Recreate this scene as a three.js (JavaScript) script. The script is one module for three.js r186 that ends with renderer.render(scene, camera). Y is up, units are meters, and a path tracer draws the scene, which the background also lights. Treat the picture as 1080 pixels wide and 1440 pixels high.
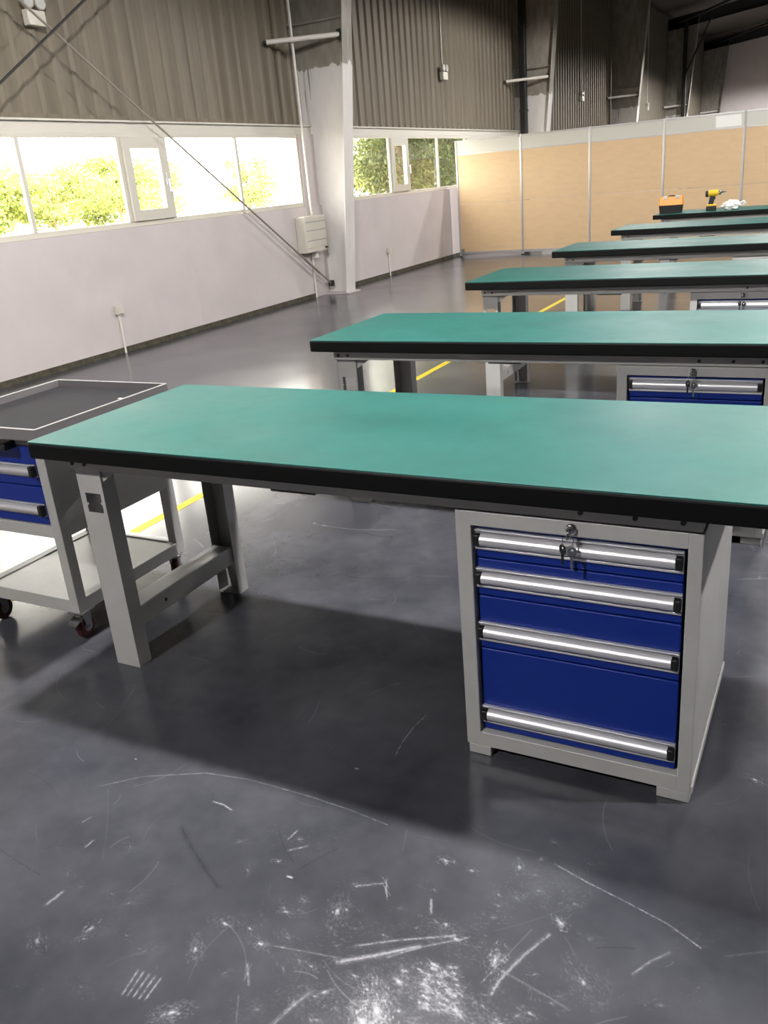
import * as THREE from 'three';
import { RoundedBoxGeometry } from 'three/addons/geometries/RoundedBoxGeometry.js';
import { mergeGeometries } from 'three/addons/utils/BufferGeometryUtils.js';
import { ImprovedNoise } from 'three/addons/math/ImprovedNoise.js';

// ---------------------------------------------------------------- camera, sky, sun, exposure
const scene = new THREE.Scene();
const renderer = new THREE.WebGLRenderer({ antialias: true });
renderer.toneMapping = THREE.LinearToneMapping;
renderer.toneMappingExposure = 1.0;
renderer.shadowMap.enabled = true;

const FOCAL = 1203.107, EYE = 1.444;
const YAW = -0.504291, PITCH = -0.367606, ROLL = -0.087951;
const camera = new THREE.PerspectiveCamera(2 * Math.atan(720 / FOCAL) * 180 / Math.PI, 0.75, 0.05, 400);
const camF = new THREE.Vector3(Math.sin(YAW) * Math.cos(PITCH), Math.sin(PITCH), -Math.cos(YAW) * Math.cos(PITCH));
const camR0 = new THREE.Vector3(Math.cos(YAW), 0, Math.sin(YAW)), camU0 = camR0.clone().cross(camF);
const camR = camR0.clone().multiplyScalar(Math.cos(ROLL)).addScaledVector(camU0, Math.sin(ROLL));
const camU = camU0.clone().multiplyScalar(Math.cos(ROLL)).addScaledVector(camR0, -Math.sin(ROLL));
camera.position.set(0, EYE, 0);
camera.quaternion.setFromRotationMatrix(new THREE.Matrix4().makeBasis(camR, camU, camF.clone().negate()));
scene.add(camera);

scene.background = new THREE.Color().setRGB(1.0, 0.96, 0.86);      // bright, evenly overcast haze
scene.backgroundIntensity = 12.0;
const sun = new THREE.DirectionalLight(0xfff0d0, 26);               // stands behind the roof, lights the yard beyond the building's shade
sun.position.set(30, 46, 14); sun.target.position.set(-12, 0, -16);
sun.castShadow = true; sun.shadow.mapSize.set(2048, 2048); sun.shadow.radius = 4;
Object.assign(sun.shadow.camera, { left: -50, right: 50, top: 50, bottom: -50, near: 1, far: 160 });
scene.add(sun, sun.target);

const LAMP_Y = 4.6, LAMP_POWER = 97, LAMP_COLOR = 0xfffbf8;
const LAMPS = [[-2.45, 2.8, 'over the aisle in the front bay', 0.95], [-2, -2.9, 'over the bench beside the trolley'], [3, -2.9, 'right of the bench beside the trolley'], [0.5, -10.3, 'added over the right end of the bench with the toolbox', 0.65],  // the lamp by the toolbox bench is added to brighten the partition
  [-3.1, -16.4, 'just behind the partition', 0.5], [4, -18, 'added behind the partition near the roof ridge'], [-2, -31, 'added midway between the partition and the end wall', 1.3], [4, -31, 'added near the ridge midway to the end wall', 1.3], [-2, -41, 'added before the end wall', 1.3], [4, -41, 'added near the ridge ahead of the end wall', 1.3]];  // added to lighten the far hall, except the lamp just behind the partition

// ---------------------------------------------------------------- helpers
let seed = 12345;
const rnd = () => { seed = (seed * 1664525 + 1013904223) >>> 0; return seed / 4294967296; };
const rr = (a, b) => a + (b - a) * rnd();
const taken = {};
const numbered = (n) => { const k = taken[n] = (taken[n] ?? -1) + 1; return k ? `${n}_${String(k).padStart(3, '0')}` : n; };

function uvMetres(g) {                                               // uv in metres, by the face's main direction
  const p = g.attributes.position, n = g.attributes.normal, uv = new Float32Array(p.count * 2);
  for (let i = 0; i < p.count; i++) {
    const ax = Math.abs(n.getX(i)), ay = Math.abs(n.getY(i)), az = Math.abs(n.getZ(i)), x = p.getX(i), y = p.getY(i), z = p.getZ(i);
    if (ay >= ax && ay >= az) { uv[2 * i] = x; uv[2 * i + 1] = z; } else if (ax >= az) { uv[2 * i] = z; uv[2 * i + 1] = y; } else { uv[2 * i] = x; uv[2 * i + 1] = y; }
  }
  g.setAttribute('uv', new THREE.BufferAttribute(uv, 2));
  return g;
}
function merge(list) {
  const gs = list.flat(9).map((g) => { const q = g.index ? g.toNonIndexed() : g.clone(); for (const k of Object.keys(q.attributes)) if (!['position', 'normal', 'uv'].includes(k)) q.deleteAttribute(k); return q; });
  return uvMetres(gs.length > 1 ? mergeGeometries(gs) : gs[0]);
}
function span(x0, x1, y0, y1, z0, z1, r = 0) {                       // a box between two corners, edges rounded by r
  const w = Math.abs(x1 - x0), h = Math.abs(y1 - y0), d = Math.abs(z1 - z0);
  const g = r ? new RoundedBoxGeometry(w, h, d, 2, Math.min(r, w / 2.05, h / 2.05, d / 2.05)) : new THREE.BoxGeometry(w, h, d);
  return g.translate((x0 + x1) / 2, (y0 + y1) / 2, (z0 + z1) / 2);
}
function rod(a, b, r, seg = 12, r2 = r) {
  const A = new THREE.Vector3(...a), B = new THREE.Vector3(...b), d = B.clone().sub(A), L = d.length();
  return new THREE.CylinderGeometry(r2, r, L, seg).applyQuaternion(new THREE.Quaternion().setFromUnitVectors(new THREE.Vector3(0, 1, 0), d.normalize())).translate((A.x + B.x) / 2, (A.y + B.y) / 2, (A.z + B.z) / 2);
}
const tube = (pts, r, n = 40, seg = 8) => new THREE.TubeGeometry(new THREE.CatmullRomCurve3(pts.map((p) => new THREE.Vector3(...p))), n, r, seg);
function shape(pts) { const s = new THREE.Shape(); pts.forEach(([x, y], i) => (i ? s.lineTo(x, y) : s.moveTo(x, y))); s.closePath(); return s; }
const extrude = (s, depth, bevel = 0) => new THREE.ExtrudeGeometry(s, { depth, bevelEnabled: bevel > 0, bevelSize: bevel, bevelThickness: bevel, bevelSegments: 2, curveSegments: 10 });
function roundRect(x0, z0, x1, z1, r) {
  const s = new THREE.Shape();
  s.moveTo(x0 + r, z0); s.lineTo(x1 - r, z0); s.absarc(x1 - r, z0 + r, r, -Math.PI / 2, 0); s.lineTo(x1, z1 - r); s.absarc(x1 - r, z1 - r, r, 0, Math.PI / 2);
  s.lineTo(x0 + r, z1); s.absarc(x0 + r, z1 - r, r, Math.PI / 2, Math.PI); s.lineTo(x0, z0 + r); s.absarc(x0 + r, z0 + r, r, Math.PI, 1.5 * Math.PI);
  return s;
}
function mesh(name, geos, mat, parent = scene) {
  const g = Array.isArray(geos) ? merge(geos) : merge([geos]);
  const m = new THREE.Mesh(g, mat); m.castShadow = m.receiveShadow = true;
  m.name = parent === scene ? numbered(name) : name; parent.add(m);
  return m;
}
function tag(o, label, category, group) { o.userData.label = label; o.userData.category = category; if (group) o.userData.group = group; return o; }
function thing(name, label, category, at = [0, 0, 0], group) { const o = new THREE.Group(); o.name = numbered(name); o.position.set(...at); scene.add(o); return tag(o, label, category, group); }
function struct(name, geos, mat) { const m = mesh(name, geos, mat); m.name = name; m.userData.kind = 'structure'; return m; }
function structGroup(name) { const o = new THREE.Group(); o.name = name; o.userData.kind = 'structure'; scene.add(o); return o; }
function copyOf(root, at, label, group) { const r = root.clone(); r.name = numbered(root.name.replace(/_\d{3}$/, '')); r.position.set(...at); r.userData = { ...root.userData, label }; if (group) r.userData.group = group; scene.add(r); return r; }

function floorAt(px, py) {                                           // a photo pixel -> the floor point it shows
  const d = camF.clone().multiplyScalar(FOCAL).addScaledVector(camR, px - 540).addScaledVector(camU, 720 - py);
  const t = -EYE / d.y; return [d.x * t, d.z * t];
}

// value noise for textures
const PERM = new Uint8Array(512); { const a = [...Array(256).keys()]; let s = 77; for (let i = 255; i > 0; i--) { s = (s * 1103515245 + 12345) & 0x7fffffff; const j = s % (i + 1); [a[i], a[j]] = [a[j], a[i]]; } for (let i = 0; i < 512; i++) PERM[i] = a[i & 255]; }
function vnoise(x, y) {
  const xi = Math.floor(x), yi = Math.floor(y); let fx = x - xi, fy = y - yi; fx = fx * fx * (3 - 2 * fx); fy = fy * fy * (3 - 2 * fy);
  const X = xi & 255, Y = yi & 255, X1 = (X + 1) & 255, Y1 = (Y + 1) & 255;
  const a = PERM[PERM[X] + Y], b = PERM[PERM[X1] + Y], c = PERM[PERM[X] + Y1], d = PERM[PERM[X1] + Y1];
  return ((a + (b - a) * fx) * (1 - fy) + (c + (d - c) * fx) * fy) / 255;
}
const fbm = (x, y, o = 4) => { let s = 0, a = 0.5, n = 0; for (let i = 0; i < o; i++, x *= 2.03, y *= 2.03, a *= 0.5) { s += a * vnoise(x + i * 17.3, y + i * 9.1); n += a; } return s / n; };
function texture(w, h, fn, srgb = true) {
  const d = new Uint8Array(w * h * 4), c = [0, 0, 0];
  for (let j = 0, k = 0; j < h; j++) for (let i = 0; i < w; i++, k += 4) { fn(i / w, j / h, c, i, j); d[k] = Math.max(0, Math.min(255, c[0])); d[k + 1] = Math.max(0, Math.min(255, c[1])); d[k + 2] = Math.max(0, Math.min(255, c[2])); d[k + 3] = 255; }
  const t = new THREE.DataTexture(d, w, h); t.magFilter = THREE.LinearFilter; t.minFilter = THREE.LinearMipmapLinearFilter; t.generateMipmaps = true; t.wrapS = t.wrapT = THREE.RepeatWrapping;
  if (srgb) t.colorSpace = THREE.SRGBColorSpace; t.needsUpdate = true; return t;
}
const repeat = (t, x, y) => { t.repeat.set(x, y); return t; };

// ---------------------------------------------------------------- materials
const std = (color, roughness, o = {}) => new THREE.MeshStandardMaterial({ color, roughness, ...o });
const phys = (color, roughness, o = {}) => new THREE.MeshPhysicalMaterial({ color, roughness, ...o });
const grainTex = repeat(texture(512, 512, (u, v, c) => { const n = 236 + 18 * fbm(u * 8, v * 8, 5); c[0] = c[1] = c[2] = n; }), 2, 2);
const peel = repeat(texture(256, 256, (u, v, c) => { c[0] = c[1] = c[2] = 255 * vnoise(u * 64, v * 64); }, false), 4, 4);
const M = {
  paint: std(0xaeaeac, 0.36, { map: grainTex }),                      // warm grey powder coat
  paintDark: std(0x7d7f80, 0.5),
  blue: phys(0x03267e, 0.42, { specularIntensity: 0.7, bumpMap: peel, bumpScale: 0.00006 }),
  alu: phys(0xdcdce0, 0.42, { metalness: 0.65 }),
  black: std(0x0e0f10, 0.5),
  rubber: phys(0x060707, 0.6, { specularIntensity: 0.35 }),
  chrome: std(0xb8b8ba, 0.22, { metalness: 1 }),
  darkHole: std(0x1a1a1b, 0.8),
  wheel: phys(0x4a1a1c, 0.35),
  castor: std(0x9a9a9c, 0.35, { metalness: 0.8 }),
  mat: phys(0x2e2d30, 0.9, { specularIntensity: 0.4, map: grainTex }),
  upvc: phys(0xc9c5b9, 0.35),
  glass: phys(0xffffff, 0.02, { transmission: 1, thickness: 0, ior: 1.5, side: THREE.DoubleSide }),
  yellow: std(0xd8c21e, 0.5),
  trayGrey: std(0x757274, 0.4),
  dirt: std(0x6b6659, 0.85, { map: repeat(texture(256, 64, (u, v, c) => { const n = fbm(u * 24, v * 6, 5); c[0] = 120 + 120 * n; c[1] = 118 + 118 * n; c[2] = 110 + 110 * n; }), 1.5, 4) }),
  pvc: std(0xd9d5cd, 0.45),
  steelRod: std(0x8b8379, 0.55),
  steelDark: std(0x2a2c2b, 0.6),
  blackPipe: std(0x191b1b, 0.5),
  roof: std(0x5a544b, 0.85),
  aluFrame: std(0xb9b7b8, 0.38, { metalness: 0.55 }),
  header: phys(0xc9c8c0, 0.3),
  board: std(0xdfc097, 0.55, { map: repeat(texture(512, 512, (u, v, c) => { const n = 240 + 15 * fbm(u * 6, v * 20, 5) - 6 * vnoise(u * 256, v * 256); c[0] = c[1] = c[2] = n; }), 1, 1) }),
};
const greenTex = texture(1024, 512, (u, v, c) => { const n = fbm(u * 10, v * 5, 5), m = fbm(u * 60 + 7, v * 30, 3), k = 226 + 30 * (n - 0.5) + 16 * (m - 0.5); c[0] = k; c[1] = k + 6; c[2] = k + 3; });
M.green = phys(0x23655f, 0.6, { specularIntensity: 0.6, map: repeat(greenTex, 1 / 2.1, 1 / 1.05), roughnessMap: repeat(texture(512, 256, (u, v, c) => { c[0] = c[1] = c[2] = 180 + 70 * fbm(u * 9, v * 5, 5); }, false), 1 / 2.1, 1 / 1.05) });
const wallTex = texture(1024, 512, (u, v, c) => { const n = fbm(u * 14, v * 7, 5), s = fbm(u * 4 + 3, v * 3 + 5, 3); const k = 238 + 14 * (n - 0.5) + 10 * (s - 0.5); c[0] = k + 1; c[1] = k - 1; c[2] = k - 3; });
M.wall = std(0xd3cccd, 0.75, { map: repeat(wallTex, 1 / 4, 1 / 2) });
const sheetTex = texture(1024, 1024, (u, v, c) => { const streak = fbm(u * 40, v * 2.2, 4), n = fbm(u * 9 + 2, v * 7, 5); const k = 225 + 60 * (streak - 0.5) + 46 * (n - 0.5); c[0] = k + 2; c[1] = k; c[2] = k - 6; });
M.sheet = std(0x837b6d, 0.62, { map: repeat(sheetTex, 1 / 3.7, 1 / 4) });
// painted column: white paint up to about 2.9 m with a ragged brush line, bare dusty primer above
const columnTex = texture(512, 1024, (u, v, c) => {
  const y = v * 6.4, edge = 2.9 + 0.1 * (fbm(u * 14, 3.3, 3) - 0.5) + 0.02 * vnoise(u * 160, 9), n = fbm(u * 12, v * 30, 5), run = fbm(u * 40, v * 6, 3);
  const drip = y < edge && y > 2.25 && run > 0.72 + 0.3 * (2.86 - y);
  if (y > edge || drip) { const k = 140 + 46 * (n - 0.5); c[0] = k + 3; c[1] = k - 2; c[2] = k - 12; } else { const k = 212 + 14 * (n - 0.5); c[0] = k + 1; c[1] = k - 2; c[2] = k - 5; }
});
M.column = std(0xffffff, 0.6, { map: repeat(columnTex, 1, 1 / 6.4) });

// ---------------------------------------------------------------- the floor: poured grey epoxy with scuffs
const WALL_X = -6.6, RIGHT_X = 17.2, BACK_Z = 16.3, END_Z = -47.2;
{
  const tone = (x, z, c) => {
    const a = fbm(x * 0.9 + 40, z * 0.9 + 40, 3), b = fbm(x * 4.2 + 11, z * 4.2 + 70, 5), d = fbm(x * 22 + 5, z * 22 + 8, 3);
    const k = 63 + 15 * (a - 0.5) + 30 * (b - 0.5) + 10 * (d - 0.5);
    c[0] = k; c[1] = k + 1; c[2] = k + 7;
  };
  function scuffs(rect, w, h, draw) {                                 // strokes on a canvas laid over a floor rectangle
    const cv = document.createElement('canvas'); cv.width = w; cv.height = h;
    const g = cv.getContext('2d'); g.fillStyle = '#808080'; g.fillRect(0, 0, w, h); g.lineCap = 'round';
    const X = (x) => (x - rect[0]) / (rect[1] - rect[0]) * w, Z = (z) => (z - rect[2]) / (rect[3] - rect[2]) * h, s = w / (rect[1] - rect[0]);
    draw(g, X, Z, s);
    return g.getImageData(0, 0, w, h).data;
  }
  const line = (g, X, Z, s, pts, width, tint, alpha) => {
    g.strokeStyle = `rgba(${tint},${tint},${tint},${alpha})`; g.lineWidth = Math.max(0.7, width * s); g.beginPath();
    pts.forEach(([x, z], i) => (i ? g.lineTo(X(x), Z(z)) : g.moveTo(X(x), Z(z)))); g.stroke();
  };
  const blot = (g, X, Z, s, x, z, r, tint, alpha, n, turn) => {       // a ragged smear of many fine flecks, dense in the middle
    for (let i = 0; i < n * 3; i++) {
      const a = rr(0, 6.28), q = Math.pow(rnd(), 1.3) * r * 1.5, u = Math.cos(a) * q, v = Math.sin(a) * q * 0.5, px = x + u * Math.cos(turn) - v * Math.sin(turn), pz = z + u * Math.sin(turn) + v * Math.cos(turn), L = rr(0.001, 0.012) * rnd(), t = turn + rr(-0.5, 0.5);
      line(g, X, Z, s, [[px, pz], [px + Math.cos(t) * L, pz + Math.sin(t) * L]], rr(0.0005, 0.0022), tint, alpha * rr(0.08, 0.42));
    }
  };
  const px = (list) => list.map(([a, b]) => floorAt(a, b));
  const NEAR = [-3.0, 0.6, -2.6, 0.0], MID = [-6.85, 3.0, -11.5, 1.0], FAR = [-7.1, RIGHT_X + 0.25, END_Z - 0.25, BACK_Z + 0.25];
  const generic = (rect, n, L0, L1, w0, w1) => (g, X, Z, s) => {
    for (let i = 0; i < n; i++) {
      const x = rr(rect[0], rect[1]), z = rr(rect[2], rect[3]), t = rr(0, 6.28), L = rr(L0, L1) * rnd(), b = rr(-0.5, 0.5), light = rnd() < 0.8;
      const pts = []; for (let k = 0; k <= 6; k++) { const q = k / 6, tt = t + b * q; pts.push([x + Math.cos(tt) * L * q, z + Math.sin(tt) * L * q]); }
      line(g, X, Z, s, pts, rr(w0, w1), light ? 225 : 30, rr(0.08, 0.34));
    }
    for (let i = 0; i < n / 14; i++) blot(g, X, Z, s, rr(rect[0], rect[1]), rr(rect[2], rect[3]), rr(0.03, 0.14), 215, 0.14, 45, rr(0, 6.28));
  };
  const nearDraw = (g, X, Z, s) => {
    generic(NEAR, 330, 0.03, 0.3, 0.0008, 0.0022)(g, X, Z, s);
    const L = (p, w, t, a) => {                                       // a scratch: a few fine strands that wander, break and fade out
      const q = px(p), pts = []; for (let i = 0; i + 1 < q.length; i++) for (let k = 0; k < 10; k++) pts.push([q[i][0] + (q[i + 1][0] - q[i][0]) * k / 10, q[i][1] + (q[i + 1][1] - q[i][1]) * k / 10]); pts.push(q[q.length - 1]);
      line(g, X, Z, s, q, w * 2.6, t, a * 0.1); line(g, X, Z, s, q, w * 1.4, t, a * 0.12);
      const strands = Math.max(2, Math.round(w / 0.001));
      for (let k = 0; k < strands; k++) {
        const ox = rr(-0.5, 0.5) * w, oz = rr(-0.5, 0.5) * w;
        for (let i = 0; i + 1 < pts.length; i++) if (rnd() < 0.78) line(g, X, Z, s, [pts[i], pts[i + 1]].map(([x, z]) => [x + ox + rr(-1, 1) * 0.0006, z + oz + rr(-1, 1) * 0.0006]), rr(0.0006, 0.0016), t, Math.min(1, a * rr(0.1, 0.7)));
      }
    };
    // the scratches and smears of the photograph, at the floor points where they lie
    L([[142, 1105], [200, 1092], [290, 1087], [350, 1096], [430, 1118], [490, 1138], [545, 1160]], 0.0022, 235, 0.55);
    L([[780, 1215], [830, 1243], [880, 1268], [940, 1300], [985, 1333]], 0.0022, 240, 0.7);
    L([[255, 1163], [270, 1192], [290, 1224], [307, 1247]], 0.009, 35, 0.35);
    L([[300, 1127], [314, 1131], [326, 1139]], 0.003, 245, 0.8);
    L([[120, 1191], [131, 1182]], 0.004, 230, 0.6); L([[65, 1272], [88, 1254]], 0.005, 235, 0.7);
    L([[116, 1156], [128, 1149]], 0.003, 220, 0.5); L([[348, 1355], [350, 1385]], 0.003, 230, 0.6);
    for (let i = 0; i < 5; i++) L([[172 + i * 8, 1398 + i * 2], [194 + i * 8, 1364 + i * 3]], 0.003, 240, 0.6);
    L([[480, 1352], [530, 1343], [590, 1330]], 0.006, 250, 0.8); L([[500, 1330], [560, 1322], [640, 1316]], 0.004, 235, 0.55);
    L([[545, 1346], [590, 1332], [660, 1318]], 0.003, 235, 0.5); L([[690, 1398], [702, 1378], [735, 1344], [772, 1314]], 0.006, 225, 0.6);
    L([[700, 1362], [750, 1390], [800, 1420]], 0.003, 215, 0.4); L([[385, 1330], [440, 1340], [490, 1350]], 0.0018, 220, 0.5);
    L([[890, 1370], [915, 1352], [942, 1340]], 0.004, 225, 0.5); L([[606, 1265], [606, 1285]], 0.004, 235, 0.7); L([[1020, 1345], [1080, 1338]], 0.003, 190, 0.35);
    L([[332, 1440], [336, 1400]], 0.0015, 215, 0.4); L([[383, 1440], [410, 1415], [436, 1395]], 0.006, 215, 0.45);
    L([[405, 1180], [418, 1168]], 0.004, 230, 0.6); L([[405, 1196], [432, 1190]], 0.004, 230, 0.55); L([[500, 1246], [540, 1242]], 0.004, 225, 0.55);
    for (let i = 0; i < 9; i++) { for (let k = 0; k < 5; k++) { const [bx, bz] = floorAt(592 + k * 12 + rr(-5, 5), 1352 + i * 8 + k * 2 + rr(-2, 2)); blot(g, X, Z, s, bx, bz, 0.014, 240, rr(0.3, 0.9), 16, 0.12); } }
    for (let i = 0; i < 6; i++) L([[540 + rr(-4, 4), 1232 + i * 4], [546 + rr(-4, 4), 1250 + i * 3]], 0.0015, 235, 0.4);
    const B = (a, b, r, al, n, t, tint = 240) => { const [x, z] = floorAt(a, b); blot(g, X, Z, s, x, z, r, tint, al, n, t); };
    for (let i = 0; i < 70; i++) B(380 + rr(0, 420) + rr(-60, 60), 1440 - Math.pow(rnd(), 1.5) * 230, rr(0.012, 0.05), rr(0.12, 0.5), 30, rr(-0.5, 0.7));
    for (let i = 0; i < 40; i++) B(rr(20, 1000), rr(1180, 1430), rr(0.01, 0.04), rr(0.1, 0.35), 18, rr(-1, 1));
    B(530, 1420, 0.055, 0.9, 330, 0.9); B(508, 1436, 0.035, 0.9, 150, 0.6); B(240, 1424, 0.035, 0.7, 120, -0.7); B(696, 1350, 0.035, 0.7, 110, 1.4); B(626, 1210, 0.02, 0.6, 50, 0);
    B(788, 1297, 0.02, 0.7, 60, 0.6); B(128, 1305, 0.025, 0.6, 60, 1.5); B(52, 1322, 0.03, 0.5, 60, 0.5); B(275, 1333, 0.03, 0.5, 90, 0.9); B(365, 1327, 0.02, 0.6, 40, 0); B(315, 1298, 0.03, 0.35, 80, 0);
    B(475, 1280, 0.04, 0.45, 120, 1.2); B(820, 1380, 0.05, 0.4, 110, 0.7); B(560, 1380, 0.09, 0.35, 330, 0.2); B(640, 1320, 0.06, 0.4, 160, 0.1); B(455, 1395, 0.07, 0.3, 170, -0.5); B(730, 1218, 0.02, 0.5, 40, 1);
    B(420, 1180, 0.08, 0.22, 160, -0.3); B(640, 1420, 0.08, 0.4, 240, 0.3); B(180, 1270, 0.09, 0.12, 170, -0.8); B(360, 1420, 0.06, 0.2, 110, -0.6); B(1060, 1096, 0.03, 0.5, 60, 0.4); B(1018, 1015, 0.004, 1, 6, 0, 10);
    B(406, 1233, 0.005, 1, 12, 0, 255); B(500, 1080, 0.005, 0.8, 8, 0, 235); B(190, 1067, 0.004, 0.8, 6, 0, 235);
  };
  function pair(rect, w, h, draw, wrap) {
    const ov = scuffs(rect, w, h, draw), c0 = [0, 0, 0];
    const map = texture(w, h, (u, v, c, i, j) => { tone(rect[0] + u * (rect[1] - rect[0]), rect[2] + v * (rect[3] - rect[2]), c0); const q = (ov[(j * w + i) * 4] - 128) / 127, up = q > 0 ? q * 130 : q * 70; for (let k = 0; k < 3; k++) c[k] = c0[k] + up; });
    const hw = w >> 1, hh = h >> 1;
    const rough = texture(hw, hh, (u, v, c, i, j) => { const x = rect[0] + u * (rect[1] - rect[0]), z = rect[2] + v * (rect[3] - rect[2]), q = Math.abs(ov[(j * 2 * w + i * 2) * 4] - 128) / 127; c[0] = c[1] = c[2] = 255 * (0.13 + 0.12 * fbm(x * 2.3 + 9, z * 2.3 + 4, 5) + 0.4 * q); }, false);
    map.wrapS = map.wrapT = rough.wrapS = rough.wrapT = THREE.ClampToEdgeWrapping;
    return phys(0xffffff, 1, { map, roughnessMap: rough, ior: 1.5 });
  }
  const floor = structGroup('floor');
  const slab = (rect, tex, mat) => {
    const [x0, x1, z0, z1] = rect, g = new THREE.BoxGeometry(x1 - x0, 0.25, z1 - z0).translate((x0 + x1) / 2, -0.125, (z0 + z1) / 2), p = g.attributes.position, uv = g.attributes.uv;
    for (let i = 0; i < p.count; i++) uv.setXY(i, (p.getX(i) - tex[0]) / (tex[1] - tex[0]), (p.getZ(i) - tex[2]) / (tex[3] - tex[2]));
    const m = new THREE.Mesh(g, mat); m.name = 'floor_slab'; m.castShadow = m.receiveShadow = true; floor.add(m);
  };
  const ring = (o, i) => [[o[0], i[0], o[2], o[3]], [i[1], o[1], o[2], o[3]], [i[0], i[1], o[2], i[2]], [i[0], i[1], i[3], o[3]]].filter((r) => r[1] - r[0] > 1e-6 && r[3] - r[2] > 1e-6);
  const near = pair(NEAR, 2048, 1480, nearDraw), mid = pair(MID, 1600, 2000, generic(MID, 2600, 0.06, 0.7, 0.002, 0.006)), far = pair(FAR, 1024, 2048, generic(FAR, 1500, 0.2, 1.6, 0.01, 0.03));
  slab(NEAR, NEAR, near); for (const r of ring(MID, NEAR)) slab(r, MID, mid); for (const r of ring(FAR, MID)) slab(r, FAR, far);
}

// ---------------------------------------------------------------- the hall: window wall, sheets, columns, roof
const COLS = [16.05, 7.05, -1.95, -10.95, -19.95, -28.95, -37.95, -46.95], SILL = 1.21, HEAD = 2.12, BAND = 2.235, EAVE = 6.2, RIDGE_X = 5.2, RIDGE_Y = 7.5;
const wallLeft = struct('wall_left', [span(-6.87, WALL_X, 0, SILL, END_Z, BACK_Z)], M.wall);
{
  // rear skin behind the ribbed sheets, then the sheets themselves
  const upper = struct('wall_upper_left', [span(-6.93, -6.86, BAND, EAVE + 0.3, END_Z, BACK_Z)], M.roof), piers = structGroup('trim_1');
  mesh('infill', [span(-6.87, -6.63, SILL, HEAD, -1.57, BACK_Z)], M.wall, piers);
  for (const z of COLS.slice(2)) mesh('pier', [span(-6.87, -6.63, SILL, HEAD, z - 0.33, z + 0.38)], M.wall, piers);
  const band = struct('trim_2', [span(-6.86, -6.66, HEAD, BAND - 0.018, END_Z, BACK_Z)], M.upvc);
  mesh('drip_edge', [span(-6.86, -6.63, BAND - 0.018, BAND, END_Z, BACK_Z)], M.upvc, band);
  const pitch = 0.23, depth = 0.03, n = 4, pts = [];
  for (let i = 0; i < n; i++) { const o = i * pitch; pts.push([o, 0], [o + 0.135, 0], [o + 0.16, depth], [o + 0.205, depth]); }
  pts.push([n * pitch, 0]);
  const back = pts.map(([a, b]) => [a, b - 0.0015]).reverse();
  const sheetGeo = merge([extrude(shape([...pts, ...back]), EAVE + 0.1 - BAND).applyMatrix4(new THREE.Matrix4().makeBasis(new THREE.Vector3(0, 0, -1), new THREE.Vector3(1, 0, 0), new THREE.Vector3(0, -1, 0)))]);
  // profile runs along -z, its depth towards the room, its height downwards from the eave
  for (let z = BACK_Z - 0.1, k = 0; z > END_Z; z -= n * pitch, k++) { const s = new THREE.Mesh(sheetGeo, M.sheet); s.name = 'ribbed_sheet'; s.position.set(-6.85, EAVE + 0.1, z); s.castShadow = s.receiveShadow = true; upper.add(s); }
}
{
  const base = struct('baseboard_left', [span(WALL_X - 0.01, WALL_X + 0.012, 0, 0.055, -10.55, BACK_Z), span(WALL_X - 0.01, WALL_X + 0.012, 0, 0.055, END_Z, -11.35)], M.dirt);
}
// windows: one long unit per bay
const winGlass = M.glass;
function windowUnit(n, x, posts, sashes, z0, z1, side = 1) {
  const w = structGroup(`window_${n}`), xi = x, xo = x - 0.035 * side;
  const bar = (name, za, zb, ya, yb, extra = 0) => mesh(name, [span(xo, xi + extra * side, ya, yb, za, zb, 0.006)], M.upvc, w);
  bar('frame_head', z0, z1, HEAD - 0.045, HEAD); bar('frame_sill', z0, z1, SILL, SILL + 0.055);
  bar('frame_jamb', z0, z0 + 0.05, SILL + 0.05, HEAD - 0.04); bar('frame_jamb', z1 - 0.05, z1, SILL + 0.05, HEAD - 0.04);
  for (const p of posts) bar('mullion', p - 0.024, p + 0.024, SILL + 0.05, HEAD - 0.04, 0.004);
  const edges = [z0 + 0.05, ...posts, z1 - 0.05].sort((a, b) => a - b);
  for (let i = 0; i + 1 < edges.length; i++) {
    const a = edges[i], b = edges[i + 1], c = (a + b) / 2, isSash = sashes.some((s) => Math.abs(s - c) < 0.3);
    const pane = (parent, pa, pb, ya, yb) => { const g = new THREE.PlaneGeometry(pb - pa, yb - ya).rotateY(Math.PI / 2).translate(x - 0.018 * side, (ya + yb) / 2, (pa + pb) / 2); const m = new THREE.Mesh(g, winGlass); m.name = 'pane'; parent.add(m); return m; };
    if (!isSash) { pane(w, a + 0.01, b - 0.01, SILL + 0.04, HEAD - 0.03); continue; }
    const sa = a + 0.03, sb = b - 0.03, ya = SILL + 0.055, yb = HEAD - 0.045, f = 0.105;
    const sash = mesh('sash', [span(xo, xi + 0.03 * side, ya, yb, sa, sa + f, 0.006), span(xo, xi + 0.03 * side, ya, yb, sb - f, sb, 0.006), span(xo + 0.001 * side, xi + 0.029 * side, ya + 0.0005, ya + f, sa + f - 0.004, sb - f + 0.004), span(xo + 0.001 * side, xi + 0.029 * side, yb - f, yb - 0.0005, sa + f - 0.004, sb - f + 0.004)], M.upvc, w);
    pane(sash, sa + f - 0.01, sb - f + 0.01, ya + f - 0.01, yb - f + 0.01);
    mesh('handle', [span(xi + 0.028 * side, xi + 0.04 * side, 1.6, 1.72, sa + 0.04, sa + 0.065, 0.004), rod([xi + 0.035 * side, 1.65, sa + 0.052], [xi + 0.07 * side, 1.65, sa + 0.052], 0.009), span(xi + 0.062 * side, xi + 0.078 * side, 1.53, 1.66, sa + 0.043, sa + 0.061, 0.005)], M.alu, sash);
  }
}
const WX = -6.645;
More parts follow.
